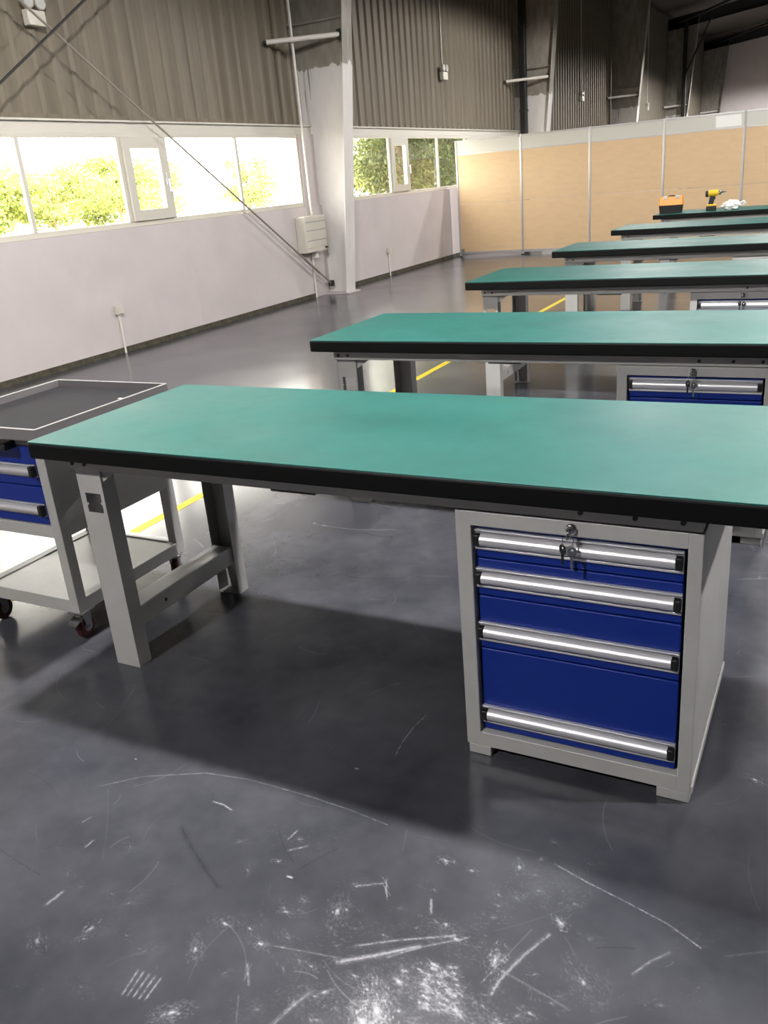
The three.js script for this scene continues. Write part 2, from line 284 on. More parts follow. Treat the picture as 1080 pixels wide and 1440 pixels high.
windowUnit(1, WX, [-9.17, -7.87, -7.17, -5.9, -4.62, -3.95], [-7.52, -4.285], -10.58, -2.3);
windowUnit(2, WX, [-13.27, -13.95, -15.19, -16.5, -17.24, -18.5], [-13.61, -16.87], -19.62, -11.32);
for (const [n, o] of [[3, -18], [4, -27], [5, -36]]) windowUnit(n, WX, [-9.17 + o, -7.87 + o, -7.17 + o, -5.9 + o, -4.62 + o, -3.95 + o], [-7.52 + o, -4.285 + o], -10.58 + o, -2.3 + o);

// right wall, outside the frame
struct('wall_right', [span(RIGHT_X, RIGHT_X + 0.25, 0, EAVE + 0.3, END_Z, BACK_Z)], M.sheet);
const gable = (z0, z1) => extrude(shape([[-6.93, 0], [RIGHT_X + 0.25, 0], [RIGHT_X + 0.25, EAVE + 0.25], [RIDGE_X, RIDGE_Y + 0.25], [-6.93, EAVE + 0.25]]), z1 - z0).translate(0, 0, z0);
struct('wall_back', [gable(END_Z - 0.25, END_Z)], M.wall);
struct('wall_front', [gable(BACK_Z, BACK_Z + 0.25)], M.sheet);
struct('ceiling', [extrude(shape([[-7.3, EAVE + 0.2], [RIDGE_X, RIDGE_Y + 0.2], [RIGHT_X + 0.6, EAVE + 0.2], [RIGHT_X + 0.6, EAVE + 0.4], [RIDGE_X, RIDGE_Y + 0.4], [-7.3, EAVE + 0.4]]), BACK_Z - END_Z + 0.5).translate(0, 0, END_Z - 0.25)], M.roof);

// steel columns: tapered web, inner flange leaning into the hall, stiffener and base plate
const ORD = ['first', 'second', 'third', 'fourth'];
COLS.forEach((z, i) => {
  const words = ['white painted tapered steel column in the corner of the front wall', 'white painted tapered steel column beside the far end of the front bay', 'white painted tapered steel column at the near foot of the cross bracing', 'white painted tapered steel column with a ragged paint line, beside the distribution box',
    'steel column beside the black downpipe, rising just behind the second partition panel', 'steel column with a narrow flange on the sheet wall, between the two black downpipes', 'steel column far behind the partition beside the second black downpipe', 'steel column in the corner against the far end wall'];
  const c = thing('steel_column', words[i], 'column', [0, 0, z], 'steel columns along the window wall');
  const xi = (y) => -6.275 + 0.09 * y;
  const web = extrude(shape([[-6.64, 0], [xi(0), 0], [xi(EAVE), EAVE], [-6.82, EAVE], [-6.82, SILL], [-6.64, SILL]]), 0.012).translate(0, 0, -0.006);
  const slant = Math.atan(0.09), L = EAVE / Math.cos(slant);
  mesh('web', [web], M.column, c);
  mesh('flange', [span(0, 0.014, 0, L, -0.13, 0.13, 0.003).rotateZ(-slant).translate(xi(0), 0, 0)], M.column, c);
  mesh('stiffener', [span(-6.8, xi(3.45), 3.44, 3.452, -0.11, 0.11)], M.column, c);
  mesh('base_plate', [span(-6.6, -6.2, 0, 0.018, -0.17, 0.17, 0.004)], M.wall, c);
  if (!i) return;
  const f = thing('flange_brace', ['', 'slim steel brace between the sheet wall and the column at the front bay', 'slim steel brace on the column by the foot of the cross bracing', 'pale horizontal brace from the sheets to the column above the distribution box', 'pale brace crossing the black downpipe above the second partition panel', 'pale short brace high on the column between the two downpipes', 'pale brace beside the second black downpipe', 'small brace on the corner column by the end wall'][i], 'brace', [0, 0, z], 'column braces');
  mesh('bar', [rod([-6.78, 3.2, 0.66], [-6.03, 3.24, 0.1], 0.03, 10)], M.pvc, f);
  mesh('bolt', [rod([-6.815, 3.2, 0.685], [-6.76, 3.203, 0.645], 0.02, 8)], M.steelDark, f);
  mesh('clip', [span(-6.06, -6.0, 3.18, 3.3, 0.05, 0.12, 0.004)], M.steelDark, f);
});
// roof beams, following the roof slope
COLS.forEach((z, i) => {
  const sl = Math.atan2(RIDGE_Y - EAVE, RIDGE_X + 6.8), Lb = Math.hypot(RIDGE_Y - EAVE, RIDGE_X + 6.8);
  const b = thing('roof_beam', `dark sloping roof beam over ${['the front wall', 'the front bay', 'the near foot of the cross bracing', 'the column by the distribution box', 'the column behind the second partition panel', 'the column between the downpipes', 'the far downpipe', 'the end wall'][i]}`, 'beam', [-6.8, EAVE - 0.35, z], 'roof beams');
  mesh('web', [span(0, Lb, 0, 0.4, -0.006, 0.006).rotateZ(sl)], M.steelDark, b);
  mesh('flange', [span(0, Lb, -0.012, 0, -0.11, 0.11).rotateZ(sl)], M.steelDark, b);
});
for (let i = 4; i < 7; i++) {
  const z0 = COLS[i], z1 = COLS[i + 1];
  tag(mesh('roof_brace', [rod([-6.4, 6.05, z1 + 0.2], [1.6, 6.85, z0 - 0.2], 0.05, 8)], M.steelDark), ['dark diagonal roof brace just past the partition', 'dark diagonal roof brace between the two downpipes', 'dark diagonal roof brace in the last bay by the end wall'][i - 4], 'brace', 'roof braces');
}
for (const [z, lab] of [[-19.66, 'black downpipe running up the wall above the second partition panel'], [-37.62, 'black downpipe far behind the partition, with a black knee brace']]) {
  const p = thing('downpipe', lab, 'pipe', [z < -30 ? -6.12 : -6.52, 0, z], 'black downpipes');
  mesh('pipe', [span(-0.07, 0.07, 0, EAVE, -0.07, 0.07, 0.02)], M.blackPipe, p);
  for (const y of [2.6, 4.2]) mesh('pipe_clamp', [span(-0.078, 0.078, y, y + 0.04, -0.078, 0.078)], M.steelDark, p);
  if (z < -30) mesh('knee_brace', [rod([0, 4.2, 0], [0.9, 6.1, 0], 0.03, 8)], M.blackPipe, p);
}
// cross bracing of the bay with the trolley
{
  const A = (y, z, x) => [x, y, z];
  const b1 = thing('bracing_rod', 'pale diagonal bracing rod crossing the window to the foot of the column', 'rod', [0, 0, 0], 'cross bracing rods');
  mesh('rod', [rod(A(0.15, -10.82, -6.5), A(5.75, -2.05, -6.5), 0.011, 8)], M.steelRod, b1);
  mesh('turnbuckle', [rod(A(0.55, -10.19, -6.5), A(0.32, -10.55, -6.5), 0.017, 8)], M.steelRod, b1);
  mesh('foot_cleat', [span(-6.54, -6.46, 0.11, 0.19, -10.84, -10.81)], M.steelDark, b1);
  const b2 = thing('bracing_rod', 'dark diagonal bracing rod passing under the twin-head emergency lamp', 'rod', [0, 0, 0], 'cross bracing rods');
  mesh('rod', [rod(A(5.75, -10.82, -6.45), A(0.15, -2.05, -6.45), 0.012, 8)], M.steelDark, b2);
}
// twin-head emergency lamps with their conduits
for (const [y, z, lab] of [[3.1, -6.53, 'twin-head emergency lamp above the window where the bracing rods cross'], [3.14, -15.95, 'twin-head emergency lamp hanging on a cable left of the first downpipe'], [3.1, -25.4, 'twin-head emergency lamp on the sheets between the downpipe and the next column'], [3.1, -34.2, 'twin-head emergency lamp on the sheets just before the second downpipe']]) {
  const e = thing('emergency_lamp', lab, 'lamp', [-6.815, y - 0.08, z], 'emergency lamps');
  mesh('housing', [span(0, 0.075, 0, 0.13, -0.105, 0.105, 0.01)], M.upvc, e);
  for (const s of [-0.07, 0.07]) {
    const h = mesh('lamp_head', [new THREE.LatheGeometry([[0.012, -0.06], [0.04, -0.05], [0.056, 0], [0.058, 0.02], [0.05, 0.022]].map((q) => new THREE.Vector2(...q)), 20).rotateZ(-Math.PI / 2).translate(0.06, 0.19, s), rod([0.03, 0.12, s], [0.03, 0.18, s], 0.012, 8)], M.upvc, e);
    mesh('lens', [new THREE.CylinderGeometry(0.048, 0.048, 0.006, 20).rotateZ(Math.PI / 2).translate(0.079, 0.19, s)], phys(0xbdbdb8, 0.15), h);
  }
  mesh('conduit', [rod([0.014, 0.13, 0], [0.014, EAVE - y, 0], 0.011, 8)], M.pvc, e);
}
// distribution box with its conduits, sockets on the window wall
{
  const d = thing('distribution_box', 'white wall-mounted distribution box beside the column under the window', 'electrical box', [WALL_X + 0.001, 0.62, -10.47]);
  mesh('housing', [span(0, 0.15, 0, 0.47, -0.27, 0.27, 0.012)], M.upvc, d);
  const door = mesh('door', [span(0.148, 0.158, 0.06, 0.455, -0.255, 0.255, 0.004)], M.upvc, d);
  for (const y of [0.15, 0.28, 0.39]) mesh('seam_strip', [span(0.157, 0.16, y, y + 0.008, -0.25, 0.25)], M.paintDark, door);
  mesh('latch', [span(0.15, 0.17, 0.03, 0.05, -0.25, -0.2, 0.003)], M.steelDark, d);
  mesh('junction', [span(0.02, 0.1, -0.09, 0.0, -0.1, -0.02, 0.01)], M.pvc, d);
  mesh('conduit', [rod([0.02, -0.62, -0.05], [0.02, 0, -0.05], 0.014, 10)], M.pvc, d);
  tag(mesh('conduit_pipe', [rod([-6.545, 1.095, -10.56], [-6.56, EAVE, -10.52], 0.017, 12)], M.pvc), 'white conduit rising beside the column from the distribution box', 'pipe');
}
for (const [y, z, lab] of [[0.44, -6.68, 'white wall socket with a conduit, below the window behind the trolley'], [0.4, -12.86, 'white wall socket with a conduit, between the column and the partition']]) {
  const s = thing('wall_socket', lab, 'socket', [WALL_X, y, z], 'wall sockets');
  mesh('box', [span(0, 0.045, -0.045, 0.045, -0.045, 0.045, 0.006)], M.upvc, s);
  mesh('faceplate', [span(0.044, 0.052, -0.04, 0.04, -0.04, 0.04, 0.003)], M.upvc, s);
  mesh('conduit', [rod([0.014, -y, 0], [0.014, -0.045, 0], 0.012, 10), rod([0.014, -0.065, 0], [0.014, -0.045, 0], 0.018, 10)], M.pvc, s);
}
// yellow aisle line
tag(mesh('floor_marking', [span(-2.89, -2.835, 0.0002, 0.0012, -14.2, -0.2)], M.yellow), 'yellow aisle marking line on the floor passing under the trolley', 'floor line');

// ---------------------------------------------------------------- high-bay lamps
for (const [x, z, where, share = 1] of LAMPS) {
  const l = thing('high_bay_lamp', `hanging bell-shaped high-bay lamp ${where}`, 'lamp', [x, LAMP_Y, z], 'high-bay lamps');
  mesh('reflector', [new THREE.LatheGeometry([[0.26, 0.0], [0.265, 0.02], [0.22, 0.16], [0.12, 0.26], [0.09, 0.27], [0.08, 0.262], [0.115, 0.25], [0.212, 0.155], [0.252, 0.02], [0.25, 0.0]].map((q) => new THREE.Vector2(...q)), 28)], M.alu, l);
  mesh('ballast', [new THREE.CylinderGeometry(0.09, 0.1, 0.22, 20).translate(0, 0.38, 0)], M.paintDark, l);
  const roofY = EAVE + (RIDGE_Y - EAVE) * (x < RIDGE_X ? (x + 6.8) / (RIDGE_X + 6.8) : (RIGHT_X - x) / (RIGHT_X - RIDGE_X));
  mesh('stem', [rod([0, 0.48, 0], [0, roofY + 0.15 - LAMP_Y, 0], 0.01, 8)], M.steelDark, l);
  mesh('lamp_glass', [new THREE.CylinderGeometry(0.2, 0.2, 0.01, 28).translate(0, 0.05, 0)], std(0xffffff, 0.4, { emissive: LAMP_COLOR, emissiveIntensity: 6 * share }), l);
  const s = new THREE.SpotLight(LAMP_COLOR, LAMP_POWER * share, 0, 1.55, 0.12, 2);
  s.position.set(x, LAMP_Y - 0.03, z); s.target.position.set(x, 0, z); s.castShadow = true; s.shadow.radius = 6; s.shadow.mapSize.set(1024, 1024); s.shadow.camera.far = 40;
  scene.add(s, s.target);
}

// ---------------------------------------------------------------- workbenches
const BX = -2.139;
function makeBench() {
  const b = thing('workbench', '', 'workbench', [0, 0, 0], 'row of green topped workbenches');
  const slab = (inset, y0, y1, r, bevel) => extrude(roundRect(inset + bevel, inset + bevel, 2.1 - inset - bevel, 0.752 - inset - bevel, r), y1 - y0 - 2 * bevel, bevel).rotateX(-Math.PI / 2).translate(0, y0 + bevel, 0);
  mesh('edge_band', [slab(0, 0.748, 0.7975, 0.012, 0.006)], M.rubber, b);
  mesh('worktop', [slab(0.004, 0.79, 0.8, 0.012, 0.001)], M.green, b);
  mesh('front_rail', [span(0.09, 1.94, 0.702, 0.749, -0.1, -0.063, 0.003)], M.paint, b);
  mesh('back_rail', [span(0.09, 1.94, 0.706, 0.749, -0.70, -0.663, 0.003)], M.paint, b);
  for (const x of [0.095, 1.0, 1.88]) mesh('cross_rail', [span(x, x + 0.045, 0.71, 0.749, -0.664, -0.099, 0.002)], M.paint, b);
  // legs: open steel channels, the front one with a socket cut-out
  const web = shape([[0.09, 0], [0.19, 0], [0.19, 0.7015], [0.09, 0.7015]]);
  web.holes.push(new THREE.Path([[0.112, 0.552], [0.112, 0.575], [0.118, 0.577], [0.118, 0.582], [0.112, 0.584], [0.112, 0.617], [0.176, 0.617], [0.176, 0.59], [0.170, 0.588], [0.170, 0.583], [0.176, 0.581], [0.176, 0.552]].map((q) => new THREE.Vector2(...q))));
  const channel = (zw, dir, s) => [extrude(s, 0.003).translate(0, 0, zw - (dir > 0 ? 0.003 : 0)), span(0.09, 0.093, 0, 0.7015, zw, zw - dir * 0.056), span(0.187, 0.19, 0, 0.7015, zw, zw - dir * 0.056), span(0.093, 0.187, 0, 0.004, zw, zw - dir * 0.056)];
  mesh('leg', channel(-0.088, 1, web), M.paint, b);
  mesh('leg', channel(-0.706, -1, shape([[0.09, 0], [0.19, 0], [0.19, 0.7015], [0.09, 0.7015]])), M.paint, b);
  const st = mesh('stretcher', [span(0.098, 0.182, 0.13, 0.2, -0.651, -0.143, 0.004)], M.paint, b);
  mesh('bolt', [rod([0.18, 0.165, -0.27], [0.184, 0.165, -0.27], 0.006, 10)], M.steelDark, st);
  mesh('gusset', [extrude(shape([[0.19, 0.7015], [0.26, 0.7015], [0.19, 0.655]]), 0.003).translate(0, 0, -0.1)], M.paint, b);
  mesh('gusset', [extrude(shape([[0.19, 0.7015], [0.26, 0.7015], [0.19, 0.655]]), 0.003).translate(0, 0, -0.69)], M.paint, b);
  for (const x of [0.115, 0.165, 1.68, 1.8, 1.9]) mesh('bolt', [rod([x, 0.722, -0.065], [x, 0.722, -0.058], 0.006, 10)], M.steelDark, b);
  mesh('rail_clip', [span(0.84, 0.98, 0.696, 0.702, -0.095, -0.066)], M.steelDark, b);
  return b;
}
function makeCabinet() {
  const c = thing('drawer_cabinet', '', 'cabinet', [0, 0, 0], 'blue drawer cabinets under the benches');
  const W = 0.568, D = 0.597, H = 0.7;
  mesh('body', [
    span(0, 0.04, 0.03, H, -0.03, 0, 0.003), span(W - 0.032, W, 0.03, H, -0.03, 0, 0.003), span(0.03, W - 0.03, 0.662, H, -0.03, 0, 0.003), span(0.03, W - 0.03, 0.03, 0.074, -0.03, 0, 0.003),
    span(0, 0.006, 0.03, H, -D, -0.02), span(W - 0.006, W, 0.03, H, -D, -0.02), span(0.005, W - 0.005, 0.03, H, -D, -D + 0.006), span(0.005, W - 0.005, H - 0.006, H, -D, -0.02), span(0.005, W - 0.005, 0.03, 0.036, -D, -0.02),
    span(0, W, H, 0.7055, -D + 0.06, -0.08),
  ], M.paint, c);
  mesh('base_strip', [span(W, W + 0.004, 0.03, 0.052, -D, 0, 0.001)], M.paint, c);
  for (const [x0, x1] of [[0.004, 0.066], [W - 0.078, W - 0.002]]) for (const [z0, z1] of [[-0.09, -0.002], [-D + 0.002, -D + 0.09]]) mesh('foot', [span(x0, x1, 0, 0.0295, z0, z1, 0.003)], M.paint, c);
  const levels = [[0.6585, 0.5745], [0.5715, 0.4725], [0.4695, 0.3235], [0.3205, 0.078]];
  const prof = new THREE.Shape();                                    // handle section: depth (x) against height (y)
  prof.moveTo(0, -0.016); prof.bezierCurveTo(0.012, -0.017, 0.021, -0.012, 0.022, 0.0); prof.bezierCurveTo(0.0225, 0.009, 0.013, 0.016, 0, 0.016); prof.closePath();
  const along = (len, x0, y, z) => extrude(prof, len).rotateY(-Math.PI / 2).scale(1, 1, 1).translate(x0 + len, y, z);
  for (const [top, bot] of levels) {
    const front = -0.016;
    const d = mesh('drawer', [span(0.046, 0.528, bot, top, front - 0.02, front, 0.0035), span(0.055, 0.52, bot + 0.012, top - 0.03, -0.55, front - 0.019)], M.blue, c);
    const hy = bot + 0.052, hz = front;
    const h = mesh('handle', [span(0.046, 0.528, hy - 0.027, hy + 0.025, hz, hz + 0.004, 0.001), along(0.45, 0.062, hy, hz + 0.003), span(0.046, 0.528, hy + 0.021, hy + 0.025, hz, hz + 0.012, 0.001), span(0.046, 0.528, hy - 0.027, hy - 0.021, hz, hz + 0.009, 0.001)], M.alu, d);
    for (const x of [0.046, 0.511]) mesh('end_cap', [span(x, x + 0.016, hy - 0.015, hy + 0.0145, hz + 0.003, hz + 0.023, 0.004)], M.black, d);
  }
  const lock = mesh('lock', [new THREE.LatheGeometry([[0, 0.006], [0.006, 0.006], [0.007, 0.008], [0.0125, 0.007], [0.0135, 0.0], [0.0135, -0.004]].map((q) => new THREE.Vector2(...q)), 24).rotateX(Math.PI / 2).translate(0.284, 0.681, 0)], M.chrome, c);
  const bow = (y) => { const s = new THREE.Shape(); s.absellipse(0, y, 0.011, 0.013, 0, Math.PI * 2); const hole = new THREE.Path(); hole.absellipse(0, y + 0.004, 0.0035, 0.003, 0, Math.PI * 2); s.holes.push(hole); return extrude(s, 0.002); };
  mesh('key', [rod([0.284, 0.681, 0.004], [0.284, 0.681, 0.02], 0.003, 8), bow(0).rotateY(Math.PI / 2).translate(0.283, 0.679, 0.03)], M.chrome, lock);
  mesh('key_ring', [new THREE.TorusGeometry(0.013, 0.0011, 6, 28).rotateY(0.5).translate(0.284, 0.662, 0.03)], M.chrome, lock);
  mesh('spare_key', [bow(0.635).rotateY(0.35).translate(0.292, 0, 0.024), span(0.289, 0.295, 0.592, 0.625, 0.026, 0.028)], M.chrome, lock);
  mesh('spare_key', [bow(0.64).rotateY(-0.6).translate(0.272, 0, 0.026), span(0.268, 0.274, 0.603, 0.63, 0.026, 0.028)], M.black, lock);
  return c;
}
const benchSpots = [[-2.139, -1.693], [-2.119, -3.289], [-2.143, -5.226], [-2.121, -7.049], [-2.107, -9.018], [-2.097, -11.10]];
const benchWords = ['green topped workbench with black edge, its end beside the drawer trolley', 'green topped workbench, second in the row from the drawer trolley', 'green topped workbench, third in the row from the drawer trolley', 'green topped workbench, third in the row from the partition', 'green topped workbench, second in the row from the partition', 'green topped workbench carrying the orange toolbox and the drill'];
const cabWords = ['grey cabinet with four blue drawers under the bench beside the trolley', 'grey cabinet with blue drawers under the second bench from the trolley', 'grey cabinet with blue drawers under the third bench from the trolley', 'grey cabinet under the third bench from the partition', 'grey cabinet under the second bench from the partition', 'grey cabinet under the bench with the orange toolbox'];
{
  const b0 = makeBench(), c0 = makeCabinet();
  benchSpots.forEach(([x, z], i) => {
    const at = [x - 0.012, 0, z], ct = [x + 1.364, 0, z - 0.06];
    if (!i) { b0.position.set(...at); b0.userData.label = benchWords[0]; c0.position.set(...ct); c0.userData.label = cabWords[0]; return; }
    copyOf(b0, at, benchWords[i]); copyOf(c0, ct, cabWords[i]);
  });
}

// ---------------------------------------------------------------- drawer trolley
{
  const X1 = -2.275, X0 = -2.775, ZF = -1.85, ZB = -2.425;
  const t = thing('tool_trolley', 'grey wheeled tool trolley with two blue drawers and a tray top', 'trolley', [(X0 + X1) / 2, 0, (ZF + ZB) / 2]);
  const ox = (X0 + X1) / 2, oz = (ZF + ZB) / 2;
  const B = (x0, x1, y0, y1, z0, z1, r = 0.003) => span(x0 - ox, x1 - ox, y0, y1, z0 - oz, z1 - oz, r);
  for (const x of [X0, X1 - 0.042]) for (const z of [ZB, ZF - 0.042]) mesh('post', [B(x, x + 0.042, 0.112, 0.76, z, z + 0.042)], M.paint, t);
  mesh('side_panel', [B(X1 - 0.003, X1, 0.44, 0.76, ZB + 0.04, ZF - 0.04, 0)], M.paint, t);
  mesh('side_panel', [B(X0, X0 + 0.003, 0.44, 0.76, ZB + 0.04, ZF - 0.04, 0)], M.paint, t);
  mesh('back_panel', [B(X0 + 0.04, X1 - 0.04, 0.44, 0.76, ZB, ZB + 0.003, 0)], M.paint, t);
  mesh('drawer_floor', [B(X0 + 0.003, X1 - 0.003, 0.43, 0.44, ZB + 0.003, ZF - 0.003, 0)], M.paint, t);
  for (const y of [0.398, 0.112]) {
    const hh = y > 0.2 ? 0.044 : 0.05;
    mesh('rail', [B(X0 + 0.04, X1 - 0.04, y, y + hh, ZF - 0.04, ZF)], M.paint, t); mesh('rail', [B(X0 + 0.04, X1 - 0.04, y, y + hh, ZB, ZB + 0.04)], M.paint, t);
    mesh('rail', [B(X1 - 0.04, X1, y, y + hh, ZB + 0.04, ZF - 0.04)], M.paint, t); mesh('rail', [B(X0, X0 + 0.04, y, y + hh, ZB + 0.04, ZF - 0.04)], M.paint, t);
  }
  mesh('bottom_shelf', [B(X0 + 0.01, X1 - 0.01, 0.15, 0.158, ZB + 0.01, ZF - 0.01)], M.paint, t);
  // tray top: a shallow pan with raised rims and a dark liner
  const TX0 = -2.815, TX1 = -2.236, TZF = -1.808, TZB = -2.45;
  const tray = mesh('tray', [B(TX0 + 0.004, TX1 - 0.004, 0.762, 0.768, TZB + 0.004, TZF - 0.004, 0), (() => { const r = roundRect(TX0 - ox, -(TZF - oz), TX1 - ox, -(TZB - oz), 0.008), k = 0.01; r.holes.push(new THREE.Path(roundRect(TX0 - ox + k, -(TZF - oz) + k, TX1 - ox - k, -(TZB - oz) - k, 0.004).getPoints(4).reverse())); return extrude(r, 0.036, 0.001).rotateX(-Math.PI / 2).translate(0, 0.763, 0); })()], M.trayGrey, t);
  mesh('liner', [B(TX0 + 0.014, TX1 - 0.014, 0.768, 0.775, TZB + 0.014, TZF - 0.014)], M.mat, tray);
  mesh('apron', [B(X0 + 0.043, X1 - 0.043, 0.731, 0.7615, ZF - 0.03, ZF + 0.004)], M.paint, t);
  for (const [bot, top] of [[0.585, 0.729], [0.445, 0.581]]) {
    const d = mesh('drawer', [B(X0 + 0.045, X1 - 0.045, bot, top, ZF - 0.022, ZF - 0.006, 0.0035), B(X0 + 0.055, X1 - 0.055, bot + 0.01, top - 0.03, ZB + 0.03, ZF - 0.02)], M.blue, t);
    const hy = bot + 0.056, p = new THREE.Shape(); p.moveTo(0, -0.016); p.bezierCurveTo(0.012, -0.017, 0.021, -0.012, 0.022, 0); p.bezierCurveTo(0.0225, 0.009, 0.013, 0.016, 0, 0.016);
    mesh('handle', [B(X0 + 0.05, X1 - 0.05, hy - 0.024, hy + 0.022, ZF - 0.006, ZF - 0.002, 0.001), extrude(p, 0.365).rotateY(-Math.PI / 2).translate(0.1825, hy, ZF - 0.003 - oz), B(X0 + 0.05, X1 - 0.05, hy + 0.018, hy + 0.022, ZF - 0.006, ZF + 0.005, 0.001)], M.alu, d);
    for (const x of [X0 + 0.05, X1 - 0.068]) mesh('end_cap', [B(x, x + 0.018, hy - 0.019, hy + 0.02, ZF - 0.002, ZF + 0.02, 0.004)], M.black, d);
  }
  mesh('push_handle', [B(-2.66, -2.39, 0.722, 0.744, ZF + 0.03, ZF + 0.052, 0.009), B(-2.41, -2.388, 0.72, 0.746, ZF, ZF + 0.05, 0.006), B(-2.662, -2.64, 0.72, 0.746, ZF, ZF + 0.05, 0.006)], M.black, t);
  for (const [x, z, s] of [[-2.307, -1.885, 1], [-2.743, -1.885, 1], [-2.307, -2.39, -1], [-2.743, -2.39, -1]]) {
    const c = mesh('castor', [span(-0.034, 0.034, 0.105, 0.112, -0.034, 0.034, 0.002), rod([0, 0.094, 0], [0, 0.106, 0], 0.02, 16), extrude(shape([[-0.02, 0.096], [0.024, 0.096], [0.014, 0.036], [-0.008, 0.036]]), 0.0025).rotateY(Math.PI / 2).translate(0.016, 0, 0.0), extrude(shape([[-0.02, 0.096], [0.024, 0.096], [0.014, 0.036], [-0.008, 0.036]]), 0.0025).rotateY(Math.PI / 2).translate(-0.0185, 0, 0.0), rod([-0.022, 0.044, -0.003], [0.022, 0.044, -0.003], 0.006, 10)], M.castor, t);
    c.position.set(x - ox, 0, z - oz); c.rotation.y = s > 0 ? 0.15 : 0.5;
    mesh('wheel', [new THREE.LatheGeometry([[0.012, -0.014], [0.034, -0.014], [0.042, -0.01], [0.044, 0], [0.042, 0.01], [0.034, 0.014], [0.012, 0.014]].map((q) => new THREE.Vector2(...q)), 28).rotateZ(Math.PI / 2).translate(0, 0.044, -0.003)], M.wheel, c);
    mesh('hub', [new THREE.CylinderGeometry(0.02, 0.02, 0.0295, 18).rotateZ(Math.PI / 2).translate(0, 0.044, -0.003)], M.castor, c);
    if (s > 0) mesh('brake_pedal', [span(-0.022, 0.022, 0, 0.004, 0, 0.05, 0.0015).rotateX(0.28).translate(0, 0.088, 0.022), span(-0.012, 0.012, 0.062, 0.096, 0.012, 0.026, 0.002)], M.chrome, c);
  }
  const scrap = tag(mesh('paper_scrap', [span(-2.345, -2.325, 0.7752, 0.777, -2.30, -2.29)], M.upvc), 'tiny white scrap lying on the tray of the trolley', 'scrap');
}

// ---------------------------------------------------------------- exhibition partition
{
  const Z = -15.55, P0 = -6.44, STEP = 1.212, N = 8;
  const nth = ['first', 'second', 'third', 'fourth', 'fifth', 'sixth', 'seventh', 'eighth', 'ninth'];
  for (let i = 0; i <= N; i++) {
    const p = thing('partition_post', `slim aluminium partition post, ${nth[i]} counting from the window wall`, 'post', [P0 + i * STEP, 0, Z], 'partition posts');
    const s = new THREE.Shape(); for (let k = 0; k < 16; k++) { const a = k / 16 * Math.PI * 2, r = k % 2 ? 0.021 : 0.016; (k ? s.lineTo : s.moveTo).call(s, Math.cos(a) * r, Math.sin(a) * r); } s.closePath();
    mesh('pole', [extrude(s, 2.0).rotateX(-Math.PI / 2).translate(0, 0.012, 0)], M.aluFrame, p);
    mesh('foot', [new THREE.CylinderGeometry(0.03, 0.036, 0.013, 16).translate(0, 0.0065, 0)], M.black, p);
    if (i === 0) mesh('socket_box', [span(0.025, 0.075, 0.02, 0.14, 0.012, 0.04, 0.004)], M.paintDark, p);
  }
  for (let i = 0; i < N; i++) {
    const p = thing('partition_panel', `cream partition panel with grey header strip, ${nth[i]} counting from the window wall`, 'partition', [P0 + i * STEP, 0, Z], 'partition panels');
    const a = 0.02, b = STEP - 0.02;
    mesh('lower_board', [span(a, b, 0.08, 0.93, -0.006, 0.006)], M.board, p);
    mesh('upper_board', [span(a, b, 0.934, 1.765, -0.006, 0.006)], M.board, p);
    mesh('header_strip', [span(a, b, 1.775, 1.985, -0.005, 0.005)], M.header, p);
    mesh('middle_rail', [span(a, b, 1.762, 1.78, -0.009, 0.009, 0.002)], M.aluFrame, p);
    mesh('top_rail', [span(a, b, 1.98, 2.008, -0.016, 0.016, 0.002)], M.aluFrame, p);
    mesh('bottom_rail', [span(a, b, 0.045, 0.088, -0.016, 0.016, 0.002)], M.aluFrame, p);
  }
  tag(mesh('white_patch', [extrude(shape([[-2.02, 1.797], [-1.64, 1.797], [-1.655, 1.965], [-2.03, 1.965]]), 0.002).translate(0, 0, Z + 0.0055)], std(0xf2f2f0, 0.6)), 'white patch standing for a bright view through the header strip of the fourth partition panel', 'sheet');  // bright view through the header, put in as a white patch
}

